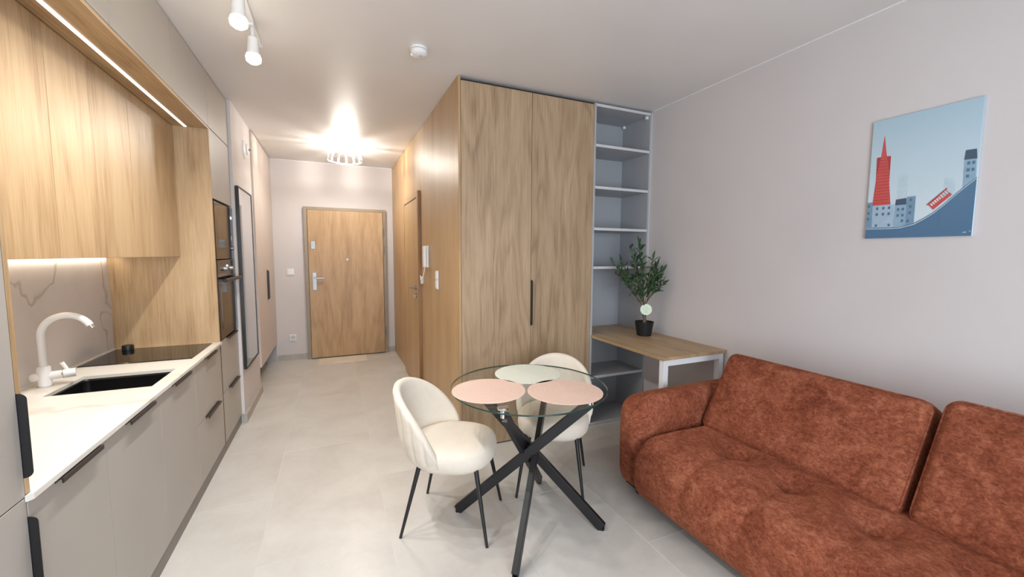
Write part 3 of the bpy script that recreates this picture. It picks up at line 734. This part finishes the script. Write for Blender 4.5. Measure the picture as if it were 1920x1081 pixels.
branches = [((-.10, -.02, .76), 30), ((-.155, .0, .70), 22), ((-.27, -.01, .54), 18), ((-.30, .03, .60), 18), ((-.06, .07, .66), 22), ((-.04, -.12, .64), 20), ((.02, -.10, .52), 16),
            ((.10, -.03, .60), 22), ((.13, -.06, .54), 20), ((.115, -.01, .49), 16), ((-.17, -.10, .46), 16), ((-.20, .06, .62), 18), ((.08, -.12, .44), 14), ((-.13, -.12, .40), 10)]
def put_leaf(p, d):
    global leaf_used
    m = d.to_track_quat('X', 'Z').to_matrix().to_4x4(); m = Matrix.Translation(p) @ m @ Matrix.Rotation(rnd.uniform(-1.2, 1.2), 4, 'X') @ Matrix.Scale(rnd.uniform(1.0, 1.5), 4)
    tip = m @ Vector((.060, 0, 0))
    if PXc+tip.x > XR-.008: return
    # keep out of the shelf boards behind
    if leaf_used: o = leaf0.copy(); C.objects.link(o)
    else: o = leaf0; leaf_used = True
    o.parent = pt; o.matrix_local = m
for (bxp, byp, bzp), nl in branches:
    s0 = Vector((rnd.uniform(-.004, .004), rnd.uniform(-.004, .004), rnd.uniform(.22, .26))); e0 = Vector((bxp, byp, bzp))
    mid = s0.lerp(e0, .5) + Vector((rnd.uniform(-.02, .02), rnd.uniform(-.02, .02), -.01 if abs(bxp) > .15 else .02))
    pts = []
    for i in range(9):
        u = i/8; pts.append(s0*(1-u)**2 + mid*2*u*(1-u) + e0*u*u)
    obj('branch', B().tube([p + Vector((PXc, PYc, PZ)) for p in pts], [.0042*(1-.65*i/8) for i in range(9)], 6), M['bark'], pt, smooth=True)
    for k in range(nl):
        u = rnd.uniform(.30, 1.0); p = s0*(1-u)**2 + mid*2*u*(1-u) + e0*u*u
        tdir = ((mid-s0)*(1-u) + (e0-mid)*u).normalized()
        side = Vector((rnd.uniform(-1, 1), rnd.uniform(-1, 1), rnd.uniform(-.6, .9))).normalized()
        put_leaf(p, (tdir*.75+side*.9).normalized())
    put_leaf(e0, (e0-mid).normalized())
for q in ((-.155, -.005, .755), (-.175, -.01, .738), (-.315, -.01, .535), (-.295, -.02, .515), (-.14, -.08, .50), (.05, -.06, .60)):
    obj('olive', B().sphere((PXc+q[0], PYc+q[1], PZ+q[2]), .010, 1, 1, 1.25, 10), M['olive'], pt, smooth=True)
td = Vector((0-PXc, 0-PYc, .3)).normalized(); tq = td.to_track_quat('Z', 'Y').to_matrix().to_4x4()
tm = Matrix.Translation((PXc-.012, PYc-.03, PZ+.223)) @ tq
tg = obj('tag', B().lathe([(.046, 0), (.046, .0015), (0, .0015)], (0, 0, 0), 32, tm), M['tag'], pt)
for yy, ww in ((.018, .014), (.004, .034), (-.008, .010), (-.020, .018)):
    obj('print_line', B().box(-ww, ww, yy-.0012, yy+.0012, .0016, .0020, mat=tm), M['tagprint'], tg)

# ================================================================== SOFA
SY_FAR, SY_IN, SY_NEAR = 1.985, 1.78, -.55
sf = thing('sofa', 'rust-brown velvet sofa with two back cushions along the right wall', 'sofa', (2.05, .8, 0))
obj('base_frame', bx(1.66, 2.50, -.75, 1.96, .035, .07), M['black'], sf)
for x in (1.70, 2.44):
    for y in (-.68, .6, 1.88): obj('foot', B().cyl((x, y, .0005), (x, y, .036), .022), M['black'], sf, smooth=True)
def arm_fn(p, q):
    if p.z > .45 and p.x < 1.85: p.z -= .25*max(0, 1.80-p.x)**1.6
    p.y += .010*math.sin(PI*(p.z-.06)/.6)*(1 if q.y > 0 else -1)
    return p
for ya, yb in ((SY_IN+.003, SY_FAR), (SY_NEAR-.225, SY_NEAR-.003)):
    obj('arm', B().rbox(1.585, 2.515, ya, yb, .055, .622, (.10, .075, .10), (26, 14, 18), arm_fn), M['sofa'], sf, smooth=True, angle=80)
obj('backrest', B().rbox(2.30, 2.53, SY_NEAR, SY_IN, .07, .745, .06, (8, 30, 10)), M['sofa'], sf, smooth=True, angle=80)
TUFTS = [(1.93, 1.415), (1.90, 1.105), (1.90, .80), (1.90, .49), (1.90, .18), (1.9, -.13)]
def seat_fn(p, q):
    if q.z > .0:
        wz = max(0, min(1, (p.z-.25)/.15))
        cr = .018*math.cos(PI*max(-1, min(1, (p.x-1.85)/.42))*.5)
        dz = cr
        for tx, ty in TUFTS:
            dx, dy = p.x-tx, p.y-ty; r2 = dx*dx+dy*dy
            dz -= .050*math.exp(-r2/(2*.05**2))
            # pulled seam running forward of each button
            if p.x < tx+.05: dz -= .019*math.exp(-dy*dy/(2*.028**2))*max(0, min(1, 1-(tx-p.x)/.6))
            # side folds
            dz -= .022*math.exp(-dx*dx/(2*.028**2))*math.exp(-abs(dy)/.08)
        p.z += dz*wz
    if q.x < 0 and p.x < 1.7:
        bulge = .03*math.sin(PI*max(0, min(1, (p.z-.06)/.36)))
        for tx, ty in TUFTS: bulge -= .014*math.exp(-(p.y-ty)**2/(2*.03**2))*max(0, min(1, (p.z-.1)/.2))
        p.x -= bulge
    n_ = noise.noise(p*4)*.006
    p.z += n_ if q.z > 0 else 0
    return p
obj('seat', B().rbox(1.545, 2.32, SY_NEAR, SY_IN, .062, .418, (.12, .07, .12), (64, 280, 26), seat_fn), M['sofa'], sf, smooth=True, angle=80)
def cushion(y0, y1, xb, zb, tilt, hgt, th, yawd, name='back_cushion'):
    m = Matrix.Translation((xb, (y0+y1)/2, zb)) @ Matrix.Rotation(math.radians(yawd), 4, 'Z') @ Matrix.Rotation(math.radians(tilt), 4, 'Y')
    L_ = (y1-y0)/2
    def fn(p, q):
        u = 1-(p.y/L_)**2; v = 1-((p.z-hgt/2)/(hgt/2))**2
        p.x += (.028 if q.x > 0 else -.028)*max(0, u)**.5*max(0, v)**.6*abs(q.x)
        p.x += .004*noise.noise(Vector((p.x*3+y0, p.y*6, p.z*6)))
        return p
    cu, m, L_ = obj(name, B().rbox(0, th, -L_, L_, 0, hgt, (.042, .036, .042), (16, 60, 34), fn, m), M['sofa'], sf, smooth=True, angle=80), m, L_
    pts = []; rr = .05; i_ = .004
    for cy, cz, a0 in ((L_-i_-rr, hgt-i_-rr, 0), (-L_+i_+rr, hgt-i_-rr, PI/2), (-L_+i_+rr, i_+rr, PI), (L_-i_-rr, i_+rr, 1.5*PI)):
        for k in range(7): pts.append(m @ Vector((.016, cy+rr*math.cos(a0+PI/2*k/6), cz+rr*math.sin(a0+PI/2*k/6))))
    obj('piping', B().tube(pts+[pts[0]], .0045, 8), M['sofa'], cu, smooth=True)
    return cu
cushion(.795, 1.755, 2.035, .425, 29, .50, .17, 0)
cushion(-.22, .77, 2.02, .425, 27, .53, .17, -1.5)

# ================================================================== DINING TABLE
TCX, TCY, TR, TZ = .952, 1.930, .4175, .760
tb = thing('dining_table', 'round glass dining table on crossed black metal legs', 'table', (TCX, TCY, 0))
gt = obj('glass_top', B().lathe([(0, -.008), (TR-.0015, -.008), (TR-.0015, 0), (0, 0)], (TCX, TCY, TZ), 96), M['glass'], tb)
obj('glass_rim', B().lathe([(TR-.0014, -.008), (TR, -.0065), (TR, -.0015), (TR-.0014, 0), (TR-.0014, -.008)], (TCX, TCY, TZ), 96, None, False), M['glassedge'], tb, smooth=True)
tops = {'A': (.235, -.235), 'B': (-.232, .232), 'C': (.235, .235), 'D': (-.240, -.218)}
feet = {'A': (-.345, .205), 'B': (.318, -.250), 'C': (-.245, -.348), 'D': (.222, .302)}
for k in 'ABCD':
    f_ = Vector((TCX+feet[k][0], TCY+feet[k][1], .014)); t_ = Vector((TCX+tops[k][0], TCY+tops[k][1], TZ-.058))
    off = Vector((f_.y-t_.y, t_.x-f_.x, 0)).normalized()*(.012 if k in 'AD' else -.012)
    dl = (t_-f_).normalized()
    lg = obj('leg', B().beam(f_+off, t_+off, .028, .052, (0, 0, 1)), M['blackmetal'], tb)
    obj('foot_pad', B().cyl((f_.x+off.x, f_.y+off.y, .0005), (f_.x+off.x, f_.y+off.y, .014), .013), M['black'], lg, smooth=True)
    dx, dy = TCX+tops[k][0], TCY+tops[k][1]
    ds_ = obj('support_disc', B().lathe([(.026, 0), (.028, .006), (.028, .012), (.0, .012)], (dx, dy, TZ-.0205), 24), M['chrome'], tb, smooth=True)
    obj('disc_stem', B().cyl((dx, dy, TZ-.062), (dx, dy, TZ-.020), .012), M['chrome'], tb, smooth=True)
obj('centre_hub', B().cyl((TCX, TCY, .345), (TCX, TCY, .415), .036), M['blackmetal'], tb, smooth=True)

for (mx_, my_, r_, mt_, lab) in ((.722, 1.930, .190, 'matpink', 'round pink woven placemat on the glass table, beside the left chair'),
                                 (1.078, 1.762, .193, 'matpink', 'round pink woven placemat on the glass table, nearest the sofa'),
                                 (1.038, 2.120, .193, 'matwhite', 'round white woven placemat on the glass table near the wardrobe')):
    o = obj('placemat', B().lathe([(0, 0), (r_, 0), (r_, .002), (r_-.002, .003), (0, .003)], (mx_, my_, TZ+.0003), 72), M[mt_])
    tag(o, lab, 'placemat', 'round woven placemats')

# ================================================================== CHAIRS
def chair_shell():
    b = B(); thm = math.radians(92); n = 84; rows = []
    grooves = [math.radians(a) for a in (-82, -66, -50, -34, -18, -3, 12, 28, 44, 60, 76)]
    for i in range(n+1):
        th = -thm + 2*thm*i/n
        dirv = Vector((math.sin(th), -math.cos(th), 0))
        c_ = max(0.0, math.cos(th/thm*PI/2)); zt = .405 + .370*c_**.62; zb = .345+.045*abs(th/thm)**5
        ring = []
        def rad(z, extra):
            u = (z-.345)/.44
            back = max(0, math.cos(th))
            return (.205+.030*min(1, u*2.5)+.052*back*max(0, u)**1.2+extra)
        g = min(1, min(abs(th-q) for q in grooves)/.045); gd = -.010*(1-g)**.7
        K = 12; tk = .021
        for k in range(K+1):           # inner face upwards
            z = zb + (zt-tk-zb)*k/K
            ring.append((dirv*rad(z, -tk)).to_tuple()[:2]+(z,))
        for a in (45, 90, 135):        # rounded rim
            ar = math.radians(a); z = zt-tk+tk*math.sin(ar)
            ring.append((dirv*rad(z, -tk*math.cos(ar))).to_tuple()[:2]+(z,))
        for k in range(K+1):           # outer face downwards
            z = zt-tk - (zt-tk-zb)*k/K
            tuck = -.05*max(0, 1-(z-zb)/.09)**2
            ring.append((dirv*rad(z, tk+gd*min(1, (zt-z)/.04)+tuck)).to_tuple()[:2]+(z,))
        rows.append([b.bm.verts.new(p) for p in ring])
    m = len(rows[0])
    for i in range(n):
        for k in range(m): b.bm.faces.new((rows[i][k], rows[i][(k+1) % m], rows[i+1][(k+1) % m], rows[i+1][k]))
    b.bm.faces.new(rows[0]); b.bm.faces.new(rows[-1][::-1])
    bmesh.ops.translate(b.bm, vec=(0, -.020, -.004), verts=b.bm.verts)
    return b
def chair_seat():
    b = B(); seg = 56; rows = []
    prof = [(.0, .355), (.70, .355), (.90, .362), (.98, .385), (1.0, .415), (.985, .445), (.94, .464), (.84, .476), (.6, .484), (.3, .487), (.0, .488)]
    for f, z in prof:
        r_ = []
        for k in range(seg):
            a = 2*PI*k/seg; c_, s_ = math.cos(a), math.sin(a); e = 2/2.5
            x = math.copysign(abs(c_)**e, c_)*.225; y = math.copysign(abs(s_)**e, s_)*.235+.022
            if y < -.05: x *= 1-.25*min(1, (-.05-y)/.17)
            r_.append(b.bm.verts.new((x*f, (y-.02)*f+.02, z)) if f > 0 else None)
        if f == 0:
            v = b.bm.verts.new((0, .02, z)); r_ = [v]
        rows.append(r_)
    for i in range(len(rows)-1):
        A, D = rows[i], rows[i+1]
        for k in range(seg):
            k2 = (k+1) % seg
            if len(A) == 1: b.bm.faces.new((A[0], D[k2], D[k]))
            elif len(D) == 1: b.bm.faces.new((A[k], A[k2], D[0]))
            else: b.bm.faces.new((A[k], A[k2], D[k2], D[k]))
    bmesh.ops.translate(b.bm, vec=(0, -.025, 0), verts=b.bm.verts)
    return b
def make_chair(loc, rz, label):
    t_ = thing('dining_chair', label, 'chair', loc, rz, 'cream dining chairs at the glass table')
    obj('seat', chair_seat(), M['cream'], t_, smooth=True, local=True, angle=70)
    obj('backrest', chair_shell(), M['cream'], t_, smooth=True, local=True, angle=70)
    for sx in (-1, 1):
        for sy, fy_ in ((-1, -.228), (1, .228)):
            obj('leg', B().cyl((sx*.200, fy_, .0005), (sx*.150, sy*.150+.01, .372), .0075, .0125, 14), M['blackmetal'], t_, smooth=True, local=True)
    obj('mounting_plate', B().box(-.10, .10, -.12, .10, .349, .3545), M['blackmetal'], t_, local=True)
    return t_
def yaw_of(fx_, fy_): return math.atan2(-fx_, fy_)
make_chair((.580, 2.098, 0), yaw_of(.847, -.53), 'cream velvet dining chair left of the glass table, its back to the kitchen')
make_chair((1.268, 2.208, 0), yaw_of(-.56, -.83), 'cream velvet dining chair behind the glass table, in front of the wardrobe')

# ================================================================== PICTURE
pic = thing('wall_picture', 'unframed print of a red pointed tower and a red tram on a blue hill', 'picture', (XR, 1.0255, 1.553))
PY0, PWd, PZ0, PH = 1.2200, .3900, 1.553, .592
def gradient(name, c0, c1, z0, z1, rough=0.25):
    m, t, b = base(name); tc = N(t, 'ShaderNodeTexCoord'); sp = N(t, 'ShaderNodeSeparateXYZ'); t.links.new(tc.outputs['Object'], sp.inputs[0])
    mr = N(t, 'ShaderNodeMapRange'); mr.inputs[1].default_value = z0; mr.inputs[2].default_value = z1; t.links.new(sp.outputs[2], mr.inputs[0])
    t.links.new(ramp(t, mr.outputs[0], [(0, lin(c0)), (1, lin(c1))]), b.inputs['Base Color']); b.inputs['Roughness'].default_value = rough
    return m
msky = gradient('print_sky', (206, 223, 232), (168, 195, 210), 0.1, .59)
mhill = gradient('print_hill', (74, 114, 148), (84, 122, 152), 0, .25)
pr = lambda n, c: plain(n, c, 0.3, var=0.03, vscale=30)
mred, mred2, mb1, mb2, mb3, mfog, mwin, mroof = pr('print_red', (200, 84, 84)), pr('print_dark_red', (170, 62, 64)), pr('print_blue_a', (140, 172, 194)), pr('print_blue_b', (116, 150, 174)), pr('print_blue_c', (164, 188, 208)), pr('print_fog', (186, 209, 220)), pr('print_window', (82, 116, 142)), pr('print_roof', (66, 88, 108))
mline = pr('print_line', (206, 224, 234))
obj('panel', bx(XR-.012, XR-.0008, PY0-PWd, PY0, PZ0, PZ0+PH, bev=.0008), msky, pic)
lay = [0]
def pp(name, poly, mat, layer, parent=pic):
    poly = [(PY0-max(.002, min(.998, s))*PWd, PZ0+max(.002, min(.998, t_))*PH) for s, t_ in poly]
    x1 = XR-.012-.00025*layer
    return obj(name, B().prism(poly, XR-.0121, x1-.0002, 'x'), mat, parent)
def rect(s0, t0, s1, t1): return [(s0, t0), (s1, t0), (s1, t1), (s0, t1)]
pp('misty_block', rect(.315, .30, .405, .508), mfog, 1); pp('misty_block', rect(.736, .28, .832, .443), mfog, 1)
tw = pp('tower', [(.054, .283), (.072, .50), (.066, .690), (.110, .692), (.131, .870), (.170, .690), (.213, .687), (.216, .46), (.247, .283)], mred, 2)
pp('tower_wing', [(.075, .52), (.066, .690), (.108, .690)], mred2, 3, tw)
pp('tower_wing', [(.172, .690), (.213, .687), (.212, .55)], mred2, 3, tw)
for k in range(15):
    t0 = .300+.0255*k; x0 = .060+.014*(t0-.283)/.3; x1 = .243-.03*(t0-.283)/.3
    if t0 < .68: pp('tower_band', rect(x0+.008, t0, x1-.004, t0+.004), mred2, 4, tw)
def building(poly, mat, wins, roof=None):
    b_ = pp('building', poly, mat, 3)
    if roof: pp('roof', roof, mroof, 4, b_)
    for s0, t0 in wins: pp('print_window', rect(s0, t0, s0+.024, t0+.022), mwin, 5, b_)
building([(.002, .098), (.066, .098), (.056, .314), (.002, .314)], mb2, [(.008, .27), (.008, .21), (.008, .16)])
building([(.066, .095), (.294, .095), (.285, .281), (.056, .283)], mb3, [(.10, .245), (.165, .245), (.225, .245), (.10, .195), (.165, .195), (.225, .195), (.10, .10), (.235, .10)])
building([(.294, .095), (.408, .10), (.408, .272), (.294, .272)], mb1, [(.318, .225), (.365, .225), (.318, .175), (.365, .175), (.365, .13)], [(.297, .272), (.300, .319), (.403, .324), (.405, .272)])
building([(.408, .10), (.492, .12), (.490, .333), (.408, .333)], mb2, [(.435, .295), (.435, .24), (.435, .19), (.420, .125)])
building([(.893, .36), (.990, .43), (.983, .562), (.887, .566)], mb1, [(.912, .525), (.950, .525), (.912, .475), (.950, .475), (.912, .43)], [(.885, .564), (.892, .633), (.977, .632), (.987, .561)])
hill = [(.002, .096), (.246, .091), (.362, .093), (.495, .117), (.575, .150), (.656, .189), (.750, .252), (.838, .319), (.92, .377), (.998, .428)]
pp('hill', [(.998, .002), (.002, .002)] + hill, mhill, 6)
pp('kerb_line', [(s, t_-.008) for s, t_ in hill] + [(s, t_-.013) for s, t_ in hill[::-1]], mline, 7)
for s0, tt in ((.22, .08), (.46, .10), (.72, .21)): pp('slope_mark', rect(s0, .01, s0+.005, tt), pr('print_slope_%d' % int(s0*100), (78, 114, 142)), 7)
def along(s, t_): # tram frame: origin, direction up the slope
    o_, dvx, dvy = (.667, .208), .150, .104
    return (o_[0]+s*dvx-t_*.060, o_[1]+s*dvy+t_*.052)
tr_ = pp('tram', [along(0, .10), along(1.0, .10), along(1.0, .42), along(.62, .42), along(.62, .95), along(0, .95)], mred, 8)
pp('tram_roof', [along(-.05, .92), along(1.05, .92), along(1.05, 1.03), along(-.05, 1.03)], mred2, 9, tr_)
for k in range(5): pp('tram_window', [along(.07+.11*k, .50), along(.14+.11*k, .50), along(.14+.11*k, .82), along(.07+.11*k, .82)], mline, 9, tr_)
for k in range(3): pp('tram_post', [along(.72+.12*k, .42), along(.735+.12*k, .42), along(.735+.12*k, .92), along(.72+.12*k, .92)], mred, 9, tr_)
pp('signature', [(.921, .027), (.945, .033), (.959, .029), (.945, .026)], mline, 9); pp('signature', [(.975, .040), (.995, .036), (.985, .033)], mline, 9)
